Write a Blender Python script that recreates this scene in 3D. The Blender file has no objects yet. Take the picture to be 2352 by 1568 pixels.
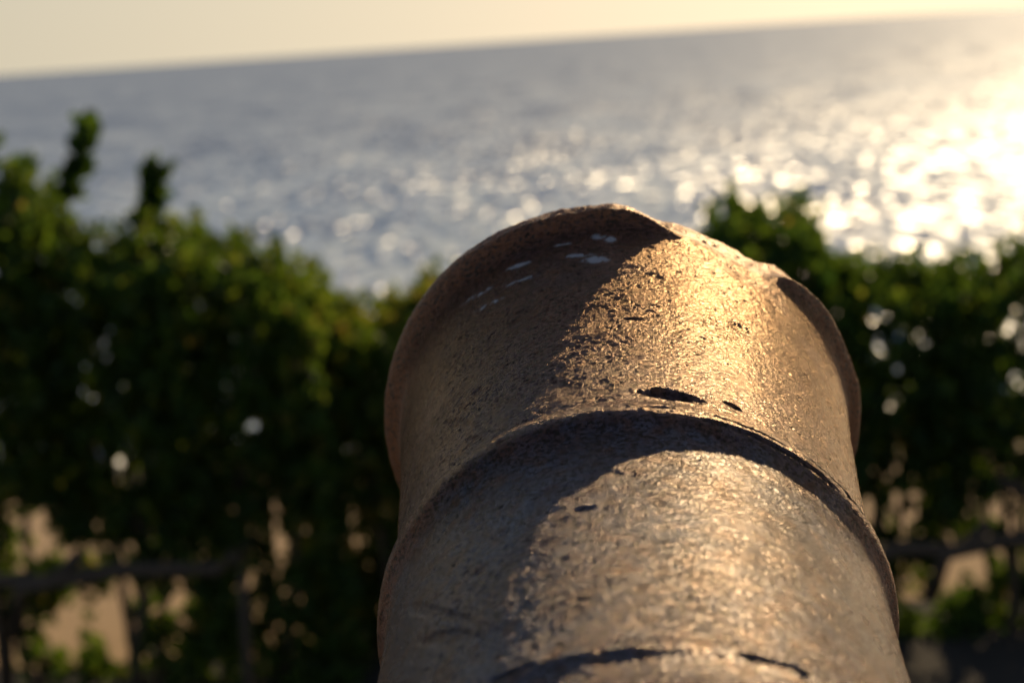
import bpy, math, random
import numpy as np
from mathutils import Vector, Matrix

R = math.radians
scene = bpy.context.scene
col = scene.collection
rng = np.random.default_rng(7)
random.seed(7)

# ------------------------------------------------------------------ camera
FOCAL = 60.0
F = 2352 * FOCAL / 36.0            # focal length in units of a 2352 px wide frame
CAM = Vector((0, 0, 2.35))
ROLL = R(3.82)
PITCH = R(9.97)
cam_d = bpy.data.cameras.new("camera")
cam = bpy.data.objects.new("camera", cam_d)
col.objects.link(cam)
cam_d.sensor_width = 36
cam_d.lens = FOCAL
cam_d.clip_start = 0.05
cam_d.clip_end = 200000
cam_d.dof.use_dof = True
cam_d.dof.focus_distance = 1.02
cam_d.dof.aperture_fstop = 5.5
rot = Matrix.Rotation(math.pi / 2 - PITCH, 3, 'X') @ Matrix.Rotation(-ROLL, 3, 'Z')
cam.matrix_world = Matrix.Translation(CAM) @ rot.to_4x4()
scene.camera = cam


def ray(x, y):
    return (rot @ Vector(((x - 1176) / F, -(y - 784) / F, -1))).normalized()


# ------------------------------------------------------------------ light
SUN_AZ, SUN_EL = R(24.8), R(22.0)
sdir = Vector((math.sin(SUN_AZ) * math.cos(SUN_EL), math.cos(SUN_AZ) * math.cos(SUN_EL), math.sin(SUN_EL)))
ld = bpy.data.lights.new("sun", 'SUN')
ld.energy = 4.0
ld.angle = R(0.53)
ld.color = (1.0, 0.76, 0.45)
lo = bpy.data.objects.new("sun", ld)
col.objects.link(lo)
lo.rotation_euler = sdir.to_track_quat('Z', 'Y').to_euler()
lo.location = (5, 10, 10)

world = bpy.data.worlds.new("World")
scene.world = world
world.use_nodes = True
wn = world.node_tree
bg = wn.nodes['Background']
sky = wn.nodes.new('ShaderNodeTexSky')
sky.sky_type = 'NISHITA'
sky.sun_disc = False
sky.sun_elevation = SUN_EL
sky.sun_rotation = SUN_AZ
sky.air_density = 0.92
sky.dust_density = 0.2
sky.ozone_density = 1.0
sky.altitude = 10
tint = wn.nodes.new('ShaderNodeMix')
tint.data_type = 'RGBA'
tint.blend_type = 'MULTIPLY'
tint.inputs[0].default_value = 1.0
tint.inputs[7].default_value = (0.97, 0.945, 1.10, 1)
# hazy sea air: the pale band along the horizon reaches higher up than in a clear sky
tc = wn.nodes.new('ShaderNodeTexCoord')
sx = wn.nodes.new('ShaderNodeSeparateXYZ')
wn.links.new(tc.outputs['Generated'], sx.inputs[0])


def wmath(op, a, b):
    nd = wn.nodes.new('ShaderNodeMath')
    nd.operation = op
    for ix, v in enumerate((a, b)):
        if isinstance(v, bpy.types.NodeSocket): wn.links.new(v, nd.inputs[ix])
        else: nd.inputs[ix].default_value = v
    return nd.outputs[0]


zz = wmath('MAXIMUM', sx.outputs[2], 0.0)
zz = wmath('ADD', wmath('DIVIDE', wmath('MULTIPLY', zz, zz), wmath('ADD', zz, 0.85)), 0.015)
cx_ = wn.nodes.new('ShaderNodeCombineXYZ')
wn.links.new(sx.outputs[0], cx_.inputs[0]); wn.links.new(sx.outputs[1], cx_.inputs[1]); wn.links.new(zz, cx_.inputs[2])
nz_ = wn.nodes.new('ShaderNodeVectorMath')
nz_.operation = 'NORMALIZE'
wn.links.new(cx_.outputs[0], nz_.inputs[0])
wn.links.new(nz_.outputs[0], sky.inputs[0])
wn.links.new(sky.outputs[0], tint.inputs[6])
wn.links.new(tint.outputs[2], bg.inputs[0])
bg.inputs[1].default_value = 0.066

vs = scene.view_settings
vs.view_transform = 'Standard'
vs.look = 'None'
vs.gamma = 1
vs.exposure = 0.0
scene.cycles.use_denoising = True
scene.cycles.max_bounces = 8
scene.cycles.sample_clamp_indirect = 6.0
scene.cycles.sample_clamp_direct = 14.0
scene.cycles.caustics_reflective = False
scene.cycles.caustics_refractive = False


# ------------------------------------------------------------------ helpers
def tag(o, label=None, cat=None, group=None, kind=None):
    if label: o['label'] = label
    if cat: o['category'] = cat
    if group: o['group'] = group
    if kind: o['kind'] = kind
    return o


def mesh_obj(name, verts, faces, mat, parent=None, smooth=True):
    me = bpy.data.meshes.new(name)
    me.from_pydata([tuple(v) for v in verts], [], [tuple(f) for f in faces])
    me.update()
    if smooth:
        me.polygons.foreach_set('use_smooth', [True] * len(me.polygons))
    me.materials.append(mat)
    o = bpy.data.objects.new(name, me)
    col.objects.link(o)
    if parent is not None:
        o.parent = parent
    return o


def quad_mesh(name, V, Q, mat, parent=None, smooth=True):
    """V (n,3), Q (m,4) numpy arrays -> fast mesh"""
    me = bpy.data.meshes.new(name)
    me.vertices.add(len(V))
    me.vertices.foreach_set('co', np.ascontiguousarray(V, dtype=np.float32).ravel())
    k = Q.shape[1]
    me.loops.add(Q.size)
    me.loops.foreach_set('vertex_index', np.ascontiguousarray(Q, dtype=np.int32).ravel())
    me.polygons.add(len(Q))
    me.polygons.foreach_set('loop_start', np.arange(0, Q.size, k, dtype=np.int32))
    me.polygons.foreach_set('loop_total', np.full(len(Q), k, dtype=np.int32))
    me.update(calc_edges=True)
    me.polygons.foreach_set('use_smooth', np.full(len(Q), smooth, dtype=bool))
    me.materials.append(mat)
    me.validate()
    o = bpy.data.objects.new(name, me)
    col.objects.link(o)
    if parent is not None:
        o.parent = parent
    return o


def empty(name, loc):
    o = bpy.data.objects.new(name, None)
    col.objects.link(o)
    o.location = loc
    o.empty_display_size = 0.1
    return o


def hash3(i, j, k, seed):
    h = (i.astype(np.int64) * 73856093) ^ (j.astype(np.int64) * 19349663) ^ (k.astype(np.int64) * 83492791) ^ (seed * 2654435761)
    h = (h ^ (h >> 13)) * 1274126177
    h = h & 0x7fffffff
    h = (h ^ (h >> 16)) & 0xffff
    return h / 65535.0


def vnoise(P, scale, seed=0):
    p = P * scale
    f = np.floor(p)
    t = p - f
    t = t * t * (3 - 2 * t)
    i, j, k = f[..., 0], f[..., 1], f[..., 2]
    out = 0
    for a in (0, 1):
        for b in (0, 1):
            for c in (0, 1):
                w = (t[..., 0] if a else 1 - t[..., 0]) * (t[..., 1] if b else 1 - t[..., 1]) * (t[..., 2] if c else 1 - t[..., 2])
                out = out + w * hash3(i + a, j + b, k + c, seed)
    return out * 2 - 1


def fbm(P, scale, octaves=4, seed=0):
    out, amp = 0, 1.0
    for o in range(octaves):
        out = out + amp * vnoise(P, scale * 2 ** o, seed + o)
        amp *= 0.5
    return out / 1.8


def sstep(a, b, x):
    t = np.clip((x - a) / (b - a), 0, 1)
    return t * t * (3 - 2 * t)


class NT:
    def __init__(self, name):
        self.m = bpy.data.materials.new(name)
        self.m.use_nodes = True
        self.t = self.m.node_tree
        self.t.nodes.clear()
        self.out = self.t.nodes.new('ShaderNodeOutputMaterial')

    def n(self, typ, **kw):
        nd = self.t.nodes.new(typ)
        for k, v in kw.items():
            if k == 'i':
                for kk, vv in v.items():
                    if hasattr(vv, 'is_output') or isinstance(vv, bpy.types.NodeSocket):
                        self.t.links.new(vv, nd.inputs[kk])
                    else:
                        nd.inputs[kk].default_value = vv
            else:
                setattr(nd, k, v)
        return nd

    def math(self, op, a, b=None, c=None):
        nd = self.n('ShaderNodeMath', operation=op)
        for ix, v in enumerate((a, b, c)):
            if v is None: continue
            if isinstance(v, bpy.types.NodeSocket): self.t.links.new(v, nd.inputs[ix])
            else: nd.inputs[ix].default_value = v
        return nd.outputs[0]

    def mix(self, fac, a, b, blend='MIX'):
        nd = self.n('ShaderNodeMix', data_type='RGBA', blend_type=blend)
        for ix, v in ((0, fac), (6, a), (7, b)):
            if isinstance(v, bpy.types.NodeSocket): self.t.links.new(v, nd.inputs[ix])
            elif ix == 0: nd.inputs[0].default_value = v
            else: nd.inputs[ix].default_value = (*v, 1) if len(v) == 3 else v
        return nd.outputs[2]

    def ramp(self, fac, stops, interp='LINEAR'):
        nd = self.n('ShaderNodeValToRGB')
        self.t.links.new(fac, nd.inputs[0])
        cr = nd.color_ramp
        cr.interpolation = interp
        while len(cr.elements) > 1: cr.elements.remove(cr.elements[-1])
        cr.elements[0].position = stops[0][0]
        c = stops[0][1]
        cr.elements[0].color = (c, c, c, 1) if isinstance(c, (int, float)) else (*c, 1)
        for p, c in stops[1:]:
            e = cr.elements.new(p)
            e.color = (c, c, c, 1) if isinstance(c, (int, float)) else (*c, 1)
        return nd.outputs[0]

    def noise(self, vec, scale, detail=4, rough=0.55, out=0, dist=0.0):
        nd = self.n('ShaderNodeTexNoise', i={'Scale': scale, 'Detail': detail, 'Roughness': rough, 'Distortion': dist})
        if vec is not None: self.t.links.new(vec, nd.inputs['Vector'])
        return nd.outputs[out]

    def surface(self, s):
        self.t.links.new(s, self.out.inputs['Surface'])
        return self.m


# ------------------------------------------------------------------ materials
def mat_iron():
    T = NT('weathered_iron')
    co = T.n('ShaderNodeTexCoord').outputs['Object']
    rust = T.n('ShaderNodeAttribute', attribute_name='rust').outputs['Fac']
    flake = T.n('ShaderNodeAttribute', attribute_name='flake').outputs['Fac']
    paint = T.n('ShaderNodeAttribute', attribute_name='paint').outputs['Fac']
    n1 = T.noise(co, 14, 5)
    n2 = T.noise(co, 90, 5)
    n3 = T.noise(co, 520, 3, 0.6)
    base = T.mix(T.ramp(n1, [(0.35, 0), (0.65, 1)]), (0.092, 0.033, 0.026), (0.060, 0.030, 0.033))
    grey = T.mix(T.ramp(n1, [(0.35, 0), (0.65, 1)]), (0.090, 0.100, 0.136), (0.056, 0.063, 0.090))
    blotch = T.ramp(T.noise(co, 26, 6, 0.7), [(0.50, 0), (0.62, 1)])
    grey = T.mix(T.math('MULTIPLY', blotch, 0.40), grey, (0.085, 0.054, 0.038))
    base = T.mix(paint, base, grey)
    base = T.mix(T.ramp(n2, [(0.45, 0), (0.75, 1)]), base, (0.105, 0.040, 0.020))
    rf = T.math('MULTIPLY', rust, T.ramp(n2, [(0.25, 0.55), (0.7, 1)]))
    base = T.mix(rf, base, (0.32, 0.105, 0.030))
    mp = T.n('ShaderNodeMapping', i={'Vector': co, 'Scale': (1.0, 1.7, 1.0)}).outputs[0]
    pit = T.ramp(T.noise(mp, 300, 4, 0.7), [(0.42, 1), (0.49, 0)])
    base = T.mix(pit, base, (0.016, 0.011, 0.009))
    base = T.mix(flake, base, (0.34, 0.34, 0.36))
    h1 = T.noise(mp, 1100, 2, 0.6)
    h2 = T.noise(mp, 620, 2, 0.5)
    h3 = T.noise(mp, 130, 3, 0.5)
    hh = T.math('ADD', T.math('MULTIPLY', h1, 0.8), T.math('MULTIPLY', h2, 1.3))
    hh = T.math('ADD', hh, T.math('MULTIPLY', h3, 0.5))
    hh = T.math('SUBTRACT', hh, T.math('MULTIPLY', pit, 0.30))
    bump = T.n('ShaderNodeBump', i={'Height': hh, 'Strength': 1.0, 'Distance': 0.0017})
    bump.inputs['Filter Width'].default_value = 0.05
    rough = T.ramp(T.noise(co, 38, 5, 0.65), [(0.32, 0.20), (0.68, 0.31)])
    rough = T.math('MAXIMUM', rough, T.math('MULTIPLY', rf, 0.7))
    metal = T.math('MULTIPLY', T.math('SUBTRACT', 1.0, T.math('MAXIMUM', rf, flake)), 0.65)
    p = T.n('ShaderNodeBsdfPrincipled', i={'Base Color': base, 'Roughness': rough, 'Metallic': metal, 'Normal': bump.outputs[0]})
    p.inputs['Specular IOR Level'].default_value = 0.85
    T.t.links.new(T.mix(paint, (1.0, 0.76, 0.50), (1.0, 0.92, 0.80)), p.inputs['Specular Tint'])
    return T.surface(p.outputs[0])


def mat_leaf():
    T = NT('glossy_leaf')
    rnd = T.n('ShaderNodeAttribute', attribute_name='shade').outputs['Fac']
    c = T.ramp(rnd, [(0.0, (0.020, 0.040, 0.013)), (0.55, (0.038, 0.070, 0.016)), (0.85, (0.08, 0.10, 0.022)), (1.0, (0.16, 0.12, 0.03))])
    tc = T.ramp(rnd, [(0.0, (0.05, 0.11, 0.012)), (0.55, (0.19, 0.29, 0.020)), (0.85, (0.40, 0.42, 0.04)), (1.0, (0.60, 0.44, 0.07))])
    tr = T.n('ShaderNodeBsdfTranslucent', i={'Color': tc})
    p = T.n('ShaderNodeBsdfPrincipled', i={'Base Color': c, 'Roughness': 0.42})
    p.inputs['Specular IOR Level'].default_value = 0.16
    mx = T.n('ShaderNodeMixShader', i={0: 0.45, 1: p.outputs[0], 2: tr.outputs[0]})
    return T.surface(mx.outputs[0])


def mat_bark():
    T = NT('dark_bark')
    co = T.n('ShaderNodeTexCoord').outputs['Object']
    n = T.noise(co, 30, 4)
    c = T.mix(n, (0.035, 0.024, 0.017), (0.085, 0.062, 0.045))
    b = T.n('ShaderNodeBump', i={'Height': n, 'Strength': 0.6, 'Distance': 0.01})
    p = T.n('ShaderNodeBsdfPrincipled', i={'Base Color': c, 'Roughness': 0.85, 'Normal': b.outputs[0]})
    return T.surface(p.outputs[0])


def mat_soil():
    T = NT('shaded_litter_soil')
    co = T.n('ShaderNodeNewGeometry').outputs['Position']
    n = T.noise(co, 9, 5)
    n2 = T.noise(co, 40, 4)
    c = T.mix(n, (0.014, 0.010, 0.007), (0.030, 0.021, 0.014))  # leaf litter, its colour darkened further to stand for shade under the shrubs
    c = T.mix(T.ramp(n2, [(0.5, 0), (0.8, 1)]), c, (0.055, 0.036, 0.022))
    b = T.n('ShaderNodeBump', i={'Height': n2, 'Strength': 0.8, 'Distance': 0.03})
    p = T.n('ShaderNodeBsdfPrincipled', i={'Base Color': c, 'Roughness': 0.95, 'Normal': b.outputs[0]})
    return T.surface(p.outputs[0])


def mat_sand():
    T = NT('dry_sand')
    co = T.n('ShaderNodeNewGeometry').outputs['Position']
    n = T.noise(co, 5, 5)
    n2 = T.noise(co, 60, 4)
    c = T.mix(n, (0.44, 0.28, 0.13), (0.58, 0.38, 0.19))
    b = T.n('ShaderNodeBump', i={'Height': n2, 'Strength': 0.5, 'Distance': 0.02})
    p = T.n('ShaderNodeBsdfPrincipled', i={'Base Color': c, 'Roughness': 0.95, 'Normal': b.outputs[0]})
    return T.surface(p.outputs[0])


def mat_sea():
    T = NT('sea_water')
    pos = T.n('ShaderNodeNewGeometry').outputs['Position']

    def slopes(sx, sy, detail, rough, ang):
        mp = T.n('ShaderNodeMapping', i={'Vector': pos, 'Rotation': (0, 0, ang), 'Scale': (sx, sy, 0.0)})
        nz = T.n('ShaderNodeTexNoise', i={'Vector': mp.outputs[0], 'Scale': 1.0, 'Detail': detail, 'Roughness': rough})
        sub = T.n('ShaderNodeVectorMath', operation='SUBTRACT', i={0: nz.outputs['Color'], 1: (0.5, 0.5, 0.5)})
        return sub.outputs[0]

    a = slopes(0.05, 0.02, 2, 0.5, 0.25)       # long swell
    b = slopes(0.40, 0.125, 4, 0.56, 0.12)      # wave faces and chop
    sc = lambda v, k: T.n('ShaderNodeVectorMath', operation='MULTIPLY', i={0: v, 1: k}).outputs[0]
    add = lambda u, v: T.n('ShaderNodeVectorMath', operation='ADD', i={0: u, 1: v}).outputs[0]
    # towards the horizon single waves merge: their slopes pass over into roughness
    flat = T.n('ShaderNodeVectorMath', operation='MULTIPLY', i={0: pos, 1: (1, 1, 0)}).outputs[0]
    dist = T.n('ShaderNodeVectorMath', operation='LENGTH', i={0: flat}).outputs['Value']
    lg = T.math('LOGARITHM', dist, 10.0)
    f = T.n('ShaderNodeMapRange', i={'Value': lg, 'From Min': 2.55, 'From Max': 3.4, 'To Min': 1.0, 'To Max': 0.2}).outputs[0]
    alpha2 = T.math('ADD', 0.0092, T.math('MULTIPLY', 0.19, T.math('SUBTRACT', 1.0, T.math('MULTIPLY', f, f))))
    rough = T.math('POWER', alpha2, 0.25)
    bs = T.n('ShaderNodeVectorMath', operation='SCALE', i={0: sc(b, (5.5, 1.9, 0)), 'Scale': f}).outputs[0]
    s = add(sc(a, (1.0, 0.9, 0)), bs)
    s = add(s, (0.0, -0.05, 0.0))              # waves run in: their steeper faces look at the shore
    nrm = T.n('ShaderNodeVectorMath', operation='NORMALIZE', i={0: add(s, (0, 0, 1.0))}).outputs[0]
    p = T.n('ShaderNodeBsdfPrincipled', i={'Base Color': (0.29, 0.35, 0.41, 1), 'Roughness': rough, 'IOR': 1.33, 'Normal': nrm})
    p.inputs['Specular IOR Level'].default_value = 0.5
    return T.surface(p.outputs[0])


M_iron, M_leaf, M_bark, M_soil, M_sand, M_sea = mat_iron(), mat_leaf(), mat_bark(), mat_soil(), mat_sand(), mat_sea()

# ------------------------------------------------------------------ the setting
# terrain: level terrace, then a slope falling below the sea
ys = [-60, -20, -5, 2, 4, 5, 6, 7, 8, 9, 10, 10.5, 11, 12, 16, 24, 40, 70]
xs = [-300, -120, -50, -20, -10, -6, -4, -3, -2, -1, 0, 1, 2, 3, 4, 6, 10, 20, 50, 120, 300]


def terrain_z(x, y):
    if y < 10.0: return 0.0
    return -((y - 10.0) * 0.95) ** 1.02 if y < 70 else -62


V = [(x, y, terrain_z(x, y)) for y in ys for x in xs]
nx = len(xs)
Fc = [(j * nx + i, j * nx + i + 1, (j + 1) * nx + i + 1, (j + 1) * nx + i) for j in range(len(ys) - 1) for i in range(nx - 1)]
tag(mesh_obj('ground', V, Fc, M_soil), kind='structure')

# sandy path beyond the shrubs, wandering edges
pv, pf = [], []
N = 120
for i in range(N + 1):
    x = -30 + 60 * i / N
    e0 = 6.55 + 0.12 * math.sin(x * 1.7) + 0.07 * math.sin(x * 4.3 + 1)
    e1 = 9.6 + 0.08 * math.sin(x * 2.3 + 2)
    pv += [(x, e0, 0.004), (x, e1, 0.004)]
    if i: pf.append((2 * i - 2, 2 * i, 2 * i + 1, 2 * i - 1))
tag(mesh_obj('sandy_path', pv, pf, M_sand), kind='structure')

S = 60000
sv = [(-S, 20, -26), (S, 20, -26), (S, S, -26), (-S, S, -26)]
tag(mesh_obj('sea', sv, [(0, 1, 2, 3)], M_sea), kind='structure')

# ------------------------------------------------------------------ cannon
LIP = 0.175
M_RAY = ray(1427, 953)
DIST = LIP * F / 540 * 1.0
MUZ = CAM + M_RAY * DIST
ANG = R(27.7)
e = (rot @ Vector((-33, 507, 0))).normalized()
e = (e - M_RAY * e.dot(M_RAY)).normalized()
AX = (M_RAY * math.cos(ANG) + e * math.sin(ANG)).normalized()      # points out of the muzzle
W = AX.cross(Vector((0, 0, 1))).normalized()                        # right
VU = W.cross(AX).normalized()                                       # up
print('AXIS elev', math.degrees(math.asin(AX.z)), 'az', math.degrees(math.atan2(AX.x, AX.y)), 'muzzle', MUZ)

# lathe profile: distance behind the muzzle face, radius
prof = np.array([
    (0.000, 0.1710), (0.006, 0.1742), (0.012, 0.1750), (0.018, 0.1738), (0.026, 0.1690), (0.033, 0.1640), (0.040, 0.1614), (0.050, 0.1600), (0.070, 0.1580),
    (0.100, 0.1553), (0.150, 0.1518), (0.200, 0.1493), (0.240, 0.1483), (0.260, 0.1482), (0.2655, 0.1478), (0.270, 0.1503), (0.277, 0.1533), (0.2815, 0.1539), (0.2870, 0.1537),
    (0.2910, 0.1525), (0.2935, 0.1502), (0.2955, 0.1496), (0.2990, 0.1477), (0.307, 0.1466), (0.320, 0.1460), (0.360, 0.1460), (0.420, 0.1468), (0.480, 0.1476),
    (0.494, 0.1480), (0.499, 0.1487), (0.5035, 0.1487), (0.506, 0.1475), (0.520, 0.1476), (0.600, 0.157), (0.80, 0.165), (1.10, 0.178), (1.50, 0.195), (1.56, 0.215),
    (1.62, 0.215), (1.66, 0.20), (1.72, 0.225), (1.80, 0.225), (1.84, 0.20), (1.90, 0.15), (1.94, 0.09), (1.98, 0.055), (2.04, 0.06), (2.09, 0.075), (2.14, 0.06), (2.17, 0.0005)])
tt = np.concatenate([np.arange(0, 0.55, 0.001), np.arange(0.55, 2.17, 0.012), [2.17]])
from_t = np.interp(tt, prof[:, 0], prof[:, 1])
# soften the polyline
def soften(r, n):
    k = np.array([1, 2, 3, 2, 1]) / 9
    for _ in range(n):
        rp = np.pad(r, 2, mode='edge')
        r = np.convolve(rp, k, 'valid')
    return r
rr = soften(from_t, 3)
NP = 900
ph = np.concatenate([np.linspace(-115, 115, NP - 60), np.linspace(115, 245, 62)[1:-1]]) * math.pi / 180
NP = len(ph)
TT, PH = np.meshgrid(tt, ph, indexing='ij')
RR = np.repeat(rr[:, None], NP, 1)
phd = np.degrees(PH)
phw = np.where(phd > 180, phd - 360, phd)
# worn lip outline (fraction of the full lip radius by angle from the top, clockwise from behind)
lipf = np.array([(-180, 1), (-100, 1.0), (-92, 1.006), (-86, 1.008), (-80, .997), (-60, 1), (-42, 1.0), (-28, .985), (-14, .966), (-4, .956), (1, .952), (4, .944), (7, .925), (10, .903), (13, .892),
                 (20, .893), (30, .880), (41, .879), (43.5, .90), (45, .92), (50, .926), (58, .952), (69, .957), (77, .966), (84, .99), (88, .997), (100, 1.0), (180, 1)])
LR = np.interp(phw, lipf[:, 0], lipf[:, 1]) * LIP
P0 = np.stack([np.cos(PH) * 0.16, np.sin(PH) * 0.16, TT], -1)
LR = LR * (1 + (0.013 * fbm(P0, 28, 4, 3) + 0.006 * fbm(P0, 110, 3, 4)) * (TT < 0.2))
# where the lip is broken away the metal runs on almost flush with the neck, in torn grooves
chip = sstep(7.0, 24.0, phw + 3.0 * fbm(P0, 60, 3, 19)) * (1 - sstep(36, 52, phw))
Pst = np.stack([np.cos(PH) * 0.16 * 0.45, np.sin(PH) * 0.16 * 0.45, TT * 1.6], -1)
groove = fbm(Pst, 75, 4, 15)
flush = LR + 0.05 * TT + 0.0018 * groove
limit = LR + np.clip(TT - 0.012, 0, 1) * 0.55
limit = limit * (1 - chip) + np.minimum(limit, flush) * chip + (TT > 0.14) * 0.05
RR = np.minimum(RR, np.maximum(limit, 0.05))
# surface unevenness: dents, corrosion
big = fbm(P0, 9, 3, 11) * 0.0011
mid = fbm(P0, 45, 3, 21) * 0.00055
fine = fbm(P0, 180, 3, 31) * 0.0003
rearm = sstep(0.27, 0.31, TT)
grain = fbm(P0 * np.array([1, 1, 1.4]), 500, 2, 61) * 0.00042 * (1 - rearm) + fbm(P0 * np.array([1, 1, 1.3]), 680, 2, 63) * 0.00032 * rearm
grain = (grain - sstep(0.30, 0.62, fbm(P0 * np.array([1, 1, 1.6]), 260, 2, 65)) * 0.0005) * (TT < 0.56)
RR = RR + big + mid + fine + grain
pitm = sstep(0.42, 0.75, fbm(P0 * np.array([1, 1, 1.6]), 70, 2, 41))
RR -= pitm * 0.0006


NZ = 0.55 * fbm(P0, 95, 4, 77) + 0.25 * fbm(P0, 300, 2, 78)


def spot(pc, tc, rp, rt, angle=0.0):
    """soft oval mask at angle pc (deg) and distance tc"""
    dx = (phw - pc) * math.pi / 180 * 0.155
    dy = TT - tc
    c, s = math.cos(angle), math.sin(angle)
    u, v = (dx * c + dy * s) / rp, (-dx * s + dy * c) / rt
    q = np.sqrt(u * u + v * v) + NZ
    return 1 - sstep(0.55, 1.15, q)


for (pc, tc, rp, rt, an, dep) in [(11, .256, .017, .0065, .10, .0032), (25, .250, .007, .0025, .3, .0014), (-41, .215, .030, .0040, .95, .0007), (-36, .25, .014, .004, 1.0, .0005),
                                  (-23, .13, .012, .016, 0, .0007), (4, .16, .010, .0022, 0, .0006), (31, .14, .009, .007, 0, .0010),
                                  (-45, .40, .05, .004, .9, .0010), (-38, .44, .04, .005, .7, .0010), (20, .45, .006, .005, 0, .0005), (-8, .35, .035, .014, 0, .0006),
                                  (35, .289, .05, .0016, 0, .0012), (52, .282, .03, .0016, 0.05, .0022), (30, .2835, .03, .0012, 0.03, .0014), (6, .282, .03, .0010, 0.03, .0006), (-24, .5, .015, .004, .1, .0014), (24, .501, .02, .004, 0, .0014)]:
    RR -= spot(pc, tc, rp, rt, an) * dep
flake = np.zeros_like(RR)
for (pc, tc, rp, rt, an) in [(-36, .058, .013, .0028, .35), (-33, .082, .012, .0025, .3), (-24, .052, .010, .0022, .3), (-22, .075, .014, .0016, .2), (-8, .066, .009, .004, .25), (-5, .076, .014, .0045, .2), (-3, .044, .006, .005, .2), (-0.5, .050, .005, .004, .6),
                             (-12, .046, .008, .0016, .2)]:
    flake = np.maximum(flake, spot(pc, tc, rp, rt, an))
flake *= sstep(-0.22, -0.02, fbm(P0, 210, 4, 91)) * (0.8 + 0.2 * sstep(-0.3, 0.3, fbm(P0, 80, 2, 92)))
RR += flake * 0.0003
rust = (1 - sstep(0.022, 0.040, TT)) * 0.7
rust = np.maximum(rust, sstep(50, 82, np.abs(phw)) * (1 - sstep(0.03, 0.075, TT)) * 1.0)
rust = np.maximum(rust, 0.6 * sstep(0.281, 0.287, TT) * (1 - sstep(0.298, 0.312, TT)) * sstep(35, 75, np.abs(phw)))
rust = np.maximum(rust, 0.35 * sstep(0.15, 0.6, fbm(P0, 22, 3, 55)) * (TT < 0.28))
rust = np.clip(rust, 0, 1)

A = np.array([AX.x, AX.y, AX.z]); Wn = np.array([W.x, W.y, W.z]); Un = np.array([VU.x, VU.y, VU.z])
# local frame of the cannon empty: X right, Y forward (muzzle), Z up
VX = np.sin(PH) * RR
VZ = np.cos(PH) * RR
VY = -TT
VV = np.stack([VX, VY, VZ], -1).reshape(-1, 3)
nt = len(tt)
ii, jj = np.meshgrid(np.arange(nt - 1), np.arange(NP), indexing='ij')
j2 = (jj + 1) % NP
Q = np.stack([ii * NP + jj, ii * NP + j2, (ii + 1) * NP + j2, (ii + 1) * NP + jj], -1).reshape(-1, 4)
# muzzle face and bore appended
base = VV.shape[0]
rings = []
for (r, y) in [(0.155, 0.0015), (0.10, 0.001), (0.082, 0.0), (0.078, -0.006), (0.078, -0.9), (0.001, -0.9)]:
    lim = np.minimum(r, RR[0] * 0.97) if r > 0.12 else np.full(NP, r)
    rings.append(np.stack([np.sin(ph) * lim, np.full(NP, y), np.cos(ph) * lim], -1))
VV = np.concatenate([VV] + rings)
extra = []
prev = np.arange(NP)
for k in range(len(rings)):
    cur = base + k * NP + np.arange(NP)
    extra.append(np.stack([np.roll(prev, -1), prev, cur, np.roll(cur, -1)], -1))
    prev = cur
Q = np.concatenate([Q] + extra)
cannon = empty('cannon', MUZ)
cannon.matrix_world = Matrix((( W.x, AX.x, VU.x, MUZ.x), (W.y, AX.y, VU.y, MUZ.y), (W.z, AX.z, VU.z, MUZ.z), (0, 0, 0, 1)))
tag(cannon, 'old dark brown iron cannon barrel with chipped flared muzzle aimed at the sea', 'cannon')
barrel = quad_mesh('barrel', VV, Q[:, ::-1], M_iron, cannon)
paint = sstep(0.286, 0.30, TT + 0.012 * fbm(P0, 60, 3, 101)) * (0.75 + 0.25 * fbm(P0, 30, 3, 102))
paint = np.clip(np.maximum(paint, 0.35 * sstep(0.1, 0.28, TT)), 0, 1)
for nm, arr in (('rust', rust), ('flake', flake), ('paint', paint)):
    at = barrel.data.attributes.new(nm, 'FLOAT', 'POINT')
    full = np.zeros(len(VV), dtype=np.float32)
    full[:arr.size] = arr.ravel()
    if nm == 'rust': full[arr.size:] = 0.7
    at.data.foreach_set('value', full)

# masonry block that carries the breech end, below and behind the picture
bm_v, bm_f = [], []
inv = cannon.matrix_world.inverted()
yA, yB = MUZ.y - 0.85, MUZ.y - 1.95
sec = [(-0.30, 0.0), (0.30, 0.0), (0.27, 1.0), (0.17, 1.0), (0.10, 0.93), (0.0, 0.90), (-0.10, 0.93), (-0.17, 1.0), (-0.27, 1.0)]
for yy in (yA, yB):
    zc = MUZ.z + (yy - MUZ.y) * AX.z / AX.y - 0.09
    xc = MUZ.x + (yy - MUZ.y) * AX.x / AX.y
    for a_, b_ in sec:
        bm_v.append(inv @ Vector((xc + a_, yy, -0.02 + b_ * zc)))
ns = len(sec)
for k in range(ns):
    bm_f.append((k, (k + 1) % ns, ns + (k + 1) % ns, ns + k))
bm_f += [tuple(range(ns))[::-1], tuple(range(ns, 2 * ns))]
mesh_obj('stone_mount', bm_v, bm_f, M_sand, cannon, smooth=False)

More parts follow.
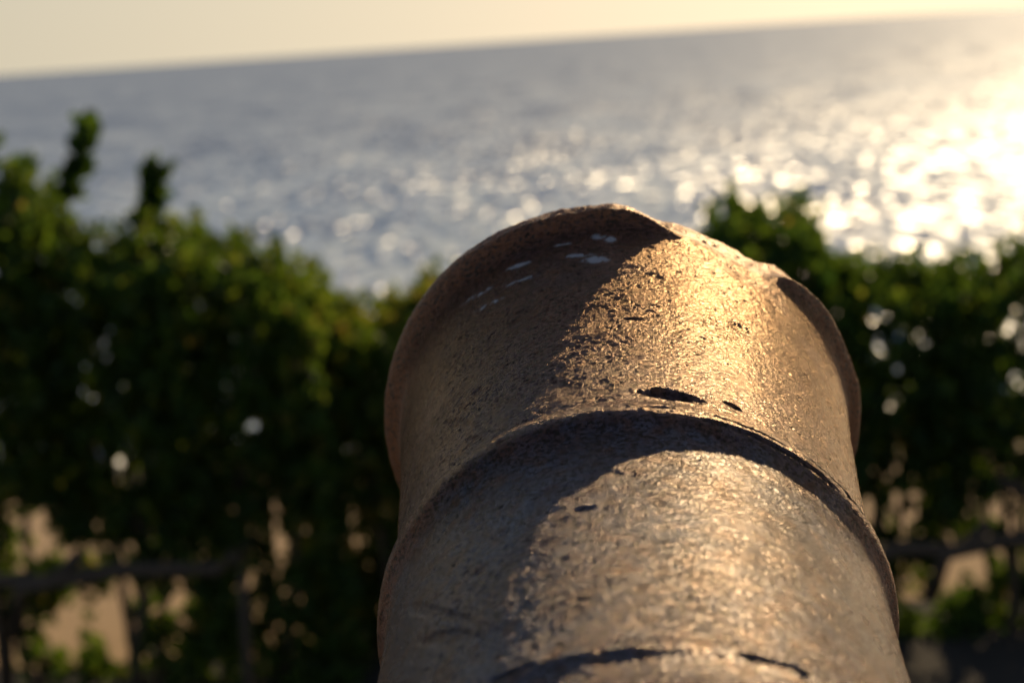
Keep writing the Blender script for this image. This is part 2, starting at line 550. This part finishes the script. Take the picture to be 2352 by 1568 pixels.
# ------------------------------------------------------------------ shrubs
Y0 = 6.3
outline_px = [(-420, 420), (-250, 360), (-120, 400), (0, 410), (50, 385), (85, 400), (110, 455), (150, 490), (210, 535), (290, 545), (330, 510), (380, 510), (440, 505), (500, 530), (540, 530), (620, 565), (690, 620), (730, 615), (775, 650), (800, 690),
              (860, 705), (910, 700), (960, 650), (1000, 620), (1060, 640), (1150, 700), (1300, 720), (1450, 700), (1520, 590), (1570, 585), (1610, 515), (1660, 465), (1700, 440), (1740, 475), (1790, 470), (1840, 465), (1885, 520), (1915, 610),
              (1960, 600), (2000, 580), (2070, 600), (2150, 600), (2230, 590), (2300, 575), (2360, 545), (2500, 530), (2750, 560)]
bottom_px = [(-420, 1500), (0, 1540), (480, 1560), (860, 1600), (1500, 1600), (1900, 1560), (2360, 1540), (2750, 1540)]
# natural gaps low in the hedge: centre x, y, half width, half height
gaps_px = [(85, 1210, 44, 70), (185, 1262, 62, 26), (30, 1400, 26, 60), (190, 1370, 44, 32), (150, 1445, 44, 75), (262, 1425, 50, 92), (300, 1340, 40, 30), (400, 1355, 52, 36), (300, 1255, 20, 18), (390, 1250, 20, 18),
           (452, 1256, 24, 20), (640, 1190, 24, 36), (705, 1205, 32, 22), (795, 1225, 36, 26), (560, 1250, 26, 16),
           (2070, 1095, 52, 34), (2030, 1180, 40, 28), (2100, 1190, 46, 28), (2180, 1290, 38, 66), (2150, 1385, 40, 30), (2250, 1295, 24, 48), (2335, 1270, 28, 30), (2235, 1160, 48, 40), (2320, 1110, 30, 36), (2340, 1190, 30, 24), (1960, 1140, 24, 26), (2090, 1350, 26, 22), (2330, 1390, 20, 22)]


def plane_pt(x, y):
    r = ray(x, y)
    return CAM + r * (Y0 / r.y)


ol = np.array([(plane_pt(x, y).x, plane_pt(x, y).z) for x, y in outline_px])
bl = np.array([(plane_pt(x, y).x, plane_pt(x, y).z) for x, y in bottom_px])
gz = [(plane_pt(x, y).x, plane_pt(x, y).z, w * Y0 / F, h * Y0 / F) for x, y, w, h in [(a_, b_, c_ * (1.08 if a_ > 1900 else 1.0), d_ * (1.08 if a_ > 1900 else 1.0)) for a_, b_, c_, d_ in gaps_px]]
top_z = lambda X: np.interp(X, ol[:, 0], ol[:, 1])
bot_z = lambda X: np.interp(X, bl[:, 0], bl[:, 1])


def leaves(P, D, size, shade):
    """P (n,3) bases, D (n,3) blade directions, size (n,) -> verts, quads, shade per vert"""
    n = len(P)
    D = D / np.linalg.norm(D, axis=1, keepdims=True)
    rnd = rng.normal(size=(n, 3))
    Sd = np.cross(D, rnd)
    Sd /= np.linalg.norm(Sd, axis=1, keepdims=True)
    Nn = np.cross(Sd, D)
    w = size * rng.uniform(0.26, 0.36, n)
    L = size
    f = rng.uniform(0.1, 0.35, n)      # fold
    cv = rng.uniform(-0.1, 0.25, n)    # curl
    def pt(a, b, c):
        return P + D * (L * a)[:, None] + Sd * (w * b)[:, None] + Nn * (w * c)[:, None]
    one = np.ones(n)
    V = np.stack([pt(0 * one, 0 * one, 0 * one), pt(.38 * one, -.85 * one, f), pt(.75 * one, -.9 * one, f - cv * .6), pt(1.0 * one, 0 * one, -cv * 1.2), pt(.75 * one, .9 * one, f - cv * .6), pt(.38 * one, .85 * one, f)], 1)
    V = V.reshape(-1, 3)
    b = np.arange(n)[:, None] * 6
    Qd = np.concatenate([b + np.array([[0, 3, 2, 1]]), b + np.array([[0, 5, 4, 3]])])
    return V, Qd, np.repeat(shade, 6)


def tube(path, r0, r1, seg=7):
    path = [Vector(p) for p in path]
    V, Fs = [], []
    n = len(path)
    for i, p in enumerate(path):
        d = (path[min(i + 1, n - 1)] - path[max(i - 1, 0)]).normalized()
        u = d.orthogonal().normalized()
        v = d.cross(u)
        r = r0 + (r1 - r0) * i / (n - 1)
        for k in range(seg):
            a = 2 * math.pi * k / seg
            V.append(p + (u * math.cos(a) + v * math.sin(a)) * r * (1 + 0.12 * math.sin(3 * a + i)))
        if i:
            for k in range(seg):
                Fs.append(((i - 1) * seg + k, (i - 1) * seg + (k + 1) % seg, i * seg + (k + 1) % seg, i * seg + k))
    V.append(path[-1]); V.append(path[0])
    for k in range(seg):
        Fs.append(((n - 1) * seg + k, (n - 1) * seg + (k + 1) % seg, len(V) - 2))
        Fs.append(((k + 1) % seg, k, len(V) - 1))
    return V, Fs


def shoot_leaves(tip, d, length, n, lsize):
    """leaves spiralled round a shoot ending at tip, growing along d"""
    d = np.array(d) / np.linalg.norm(d)
    s = rng.uniform(0, 1, n) ** 0.8
    base = np.array(tip) - d * length + np.outer(s, d * length)
    out = rng.normal(size=(n, 3))
    out -= np.outer(out @ d, d)
    out /= np.linalg.norm(out, axis=1, keepdims=True)
    D = out * rng.uniform(0.5, 1.1, (n, 1)) + d * rng.uniform(0.4, 1.3, (n, 1))
    return base, D, lsize * rng.uniform(0.7, 1.15, n)


SHRUBS = [  # px centre, half width px, depth centre, hue, label
    (-40, 190, 6.3, 0.40, 'dark leafy shrub cut off by the left edge of the photo'),
    (270, 210, 6.3, 0.36, 'dark green shrub with two tall thin leafy shoots standing up against the sea'),
    (560, 200, 6.2, 0.42, 'dense dark shrub sloping down towards the gap of sea, right of the tall shoots'),
    (850, 190, 6.5, 0.62, 'bright yellow green sunlit shrub directly left of the cannon muzzle'),
    (1180, 300, 6.9, 0.45, 'low green shrub half hidden behind the left rim of the cannon muzzle'),
    (1690, 250, 6.4, 0.25, 'dark pointed shrub against the glitter just right of the cannon muzzle'),
    (2030, 190, 6.3, 0.25, 'grey green level topped shrub, second from the right edge of the photo'),
    (2330, 200, 6.35, 0.28, 'shrub with bright glinting leaves cut off by the right edge of the photo'),
]
for (cx, hw, yc, hue, label) in SHRUBS:
    c0 = plane_pt(cx, 900)
    Xc, HW = c0.x * yc / Y0, hw * Y0 / F
    root = empty('leafy_shrub', (Xc, yc, 0))
    tag(root, label, 'shrub', 'shrubs growing along the path')
    P, D, Sz, Sh = [], [], [], []
    nshoot = int(2000 * (hw / 190))
    for k in range(nshoot):
        u = rng.uniform(-1, 1)
        X = Xc + u * HW * 1.12
        q = rng.uniform() ** 0.85
        if rng.uniform() < 0.25: q = 1 - rng.uniform() * 0.06
        dd = rng.uniform(-1, 1) * (0.12 + 0.43 * min(1.0, max(0.0, (q - 0.35) / 0.3)))
        Yp = yc + dd
        k_ = Yp / Y0
        # crown top and bottom at this place; crown rounds off to its front and back
        rag = float(vnoise(np.array([[X, Yp * 0.6, cx * 0.37]]), 9.0, 5)[0]) * 0.06 + float(vnoise(np.array([[X, Yp, 3.3 + cx]]), 24.0, 6)[0]) * 0.035
        zt = CAM.z + (top_z(X / k_) - CAM.z) * k_ - 0.20 * dd * dd - 0.16 * max(0, abs(u) - 0.8) + rag - 0.075
        zb = CAM.z + (bot_z(X / k_) - CAM.z) * k_
        Z = zb + (zt - zb) * q
        if zt < 0.1: continue
        if any(abs(X - g[0]) < g[2] + 0.015 and abs(Z - g[1]) < g[3] + 0.015 and ((X - g[0]) / (g[2] + .015)) ** 2 + ((Z - g[1]) / (g[3] + .015)) ** 2 < 1 for g in gz): continue
        if q > 0.8 and cx > 1700 and rng.uniform() < 0.45: continue
        if q > 0.86 and rng.uniform() < 0.3: continue
        d = np.array([u * 0.35 + rng.normal() * 0.35, dd * 0.4 + rng.normal() * 0.3, 0.45 + q * 0.8])
        n = int(rng.integers(8, 14))
        b, dv, sz = shoot_leaves((X, Yp, Z), d, rng.uniform(0.05, 0.11), n, 0.046)
        P.append(b); D.append(dv); Sz.append(sz)
        h_ = hue + rng.normal() * 0.16 + (0.22 if rng.uniform() < 0.06 else 0)
        Sh.append(np.clip(h_ + rng.normal(size=n) * 0.10 + (rng.uniform(size=n) < 0.018) * 0.6, 0, 1))  # a few leaves coloured gold to stand for sun glints
    for k in range(int(46 * hw / 190)):
        X = Xc + rng.uniform(-1, 1) * HW * 1.05
        Yp = yc + rng.uniform(-0.25, 0.25)
        k_ = Yp / Y0
        zt = CAM.z + (top_z(X / k_) - CAM.z) * k_
        L_ = rng.uniform(0.05, 0.15)
        d = np.array([rng.normal() * 0.35, rng.normal() * 0.3, 1.0])
        d /= np.linalg.norm(d)
        a_ = np.array([X, Yp, zt - 0.10])
        for s_ in np.linspace(0.2, 1, 5):
            n = 4
            b, dv, sz = shoot_leaves(a_ + d * L_ * s_, d, 0.03, n, 0.040)
            P.append(b); D.append(dv); Sz.append(sz); Sh.append(np.clip(hue + 0.1 + rng.normal(size=n) * 0.15, 0, 1))
    if cx == 270:                                   # the two tall shoots
        for (pa, pb) in (((150, 470), (202, 290)), ((325, 520), (365, 395))):
            a, b_ = plane_pt(*pa), plane_pt(*pb)
            d = np.array(b_ - a)
            for s in np.linspace(0.10, 1, 11):
                tip = np.array(a) + d * s
                b, dv, sz = shoot_leaves(tip, d * 0.35 + rng.normal(size=3) * 0.05, 0.05, 9, 0.085)
                P.append(b); D.append(dv); Sz.append(sz); Sh.append(np.clip(0.15 + rng.normal(size=9) * 0.12, 0, 1))
    if cx == -40:
        for (pa, pb) in (((-20, 470), (70, 372)), ((-40, 420), (-6, 315))):
            a, b_ = plane_pt(*pa), plane_pt(*pb)
            d = np.array(b_ - a)
            for s in np.linspace(0.2, 1, 5):
                b, dv, sz = shoot_leaves(np.array(a) + d * s, d, 0.04, 7, 0.052)
                P.append(b); D.append(dv); Sz.append(sz); Sh.append(np.clip(0.35 + rng.normal(size=7) * 0.1, 0, 1))
    P, D, Sz, Sh = map(np.concatenate, (P, D, Sz, Sh))
    P = P - np.array([Xc, yc, 0])
    Vv, Qq, Shv = leaves(P, D, Sz, Sh)
    crown = quad_mesh('crown', Vv, Qq, M_leaf, root, smooth=False)
    at = crown.data.attributes.new('shade', 'FLOAT', 'POINT')
    at.data.foreach_set('value', Shv.astype(np.float32))
    for (pa, pb) in [(q_[1], q_[2]) for q_ in (( -40, (-230, 1330), (150, 1296)), (270, (80, 1308), (520, 1268)), (2030, (1930, 1250), (2170, 1228)), (2330, (2140, 1236), (2420, 1205)), (2330, (2180, 1050), (2420, 1150))) if q_[0] == cx]:
        o3 = Vector((Xc, yc, 0))
        pA, pB = plane_pt(*pa) - o3, plane_pt(*pb) - o3
        pA.y -= 0.2; pB.y -= 0.2
        pm = pA.lerp(pB, 0.5) + Vector((0, 0.03, 0.02))
        vv, ff = tube([Vector((pA.x - 0.05, pA.y + 0.05, pA.z - 0.18)), pA, pm, pB, pB + Vector((0.12, 0, 0.10))], 0.036, 0.026)
        mesh_obj('branch', vv, ff, M_bark, root)
    for k in range(5):
        a0 = Vector((rng.uniform(-0.3, 0.3) * HW, rng.uniform(-0.2, 0.2), -0.02))
        tx = rng.uniform(-0.85, 0.85) * HW
        a1 = Vector((tx, rng.uniform(-0.35, 0.35), 0))
        a1.z = float(top_z(Xc + tx)) - 0.12
        mid_ = a0.lerp(a1, 0.5) + Vector((rng.uniform(-.12, .12), rng.uniform(-.08, .08), -0.05))
        q1, q2 = a0.lerp(mid_, 0.5) + Vector((rng.uniform(-.04, .04), 0, .05)), mid_.lerp(a1, 0.5)
        vv, ff = tube([a0, q1, mid_, q2, a1], rng.uniform(0.014, 0.024), 0.004)
        mesh_obj('stem', vv, ff, M_bark, root)
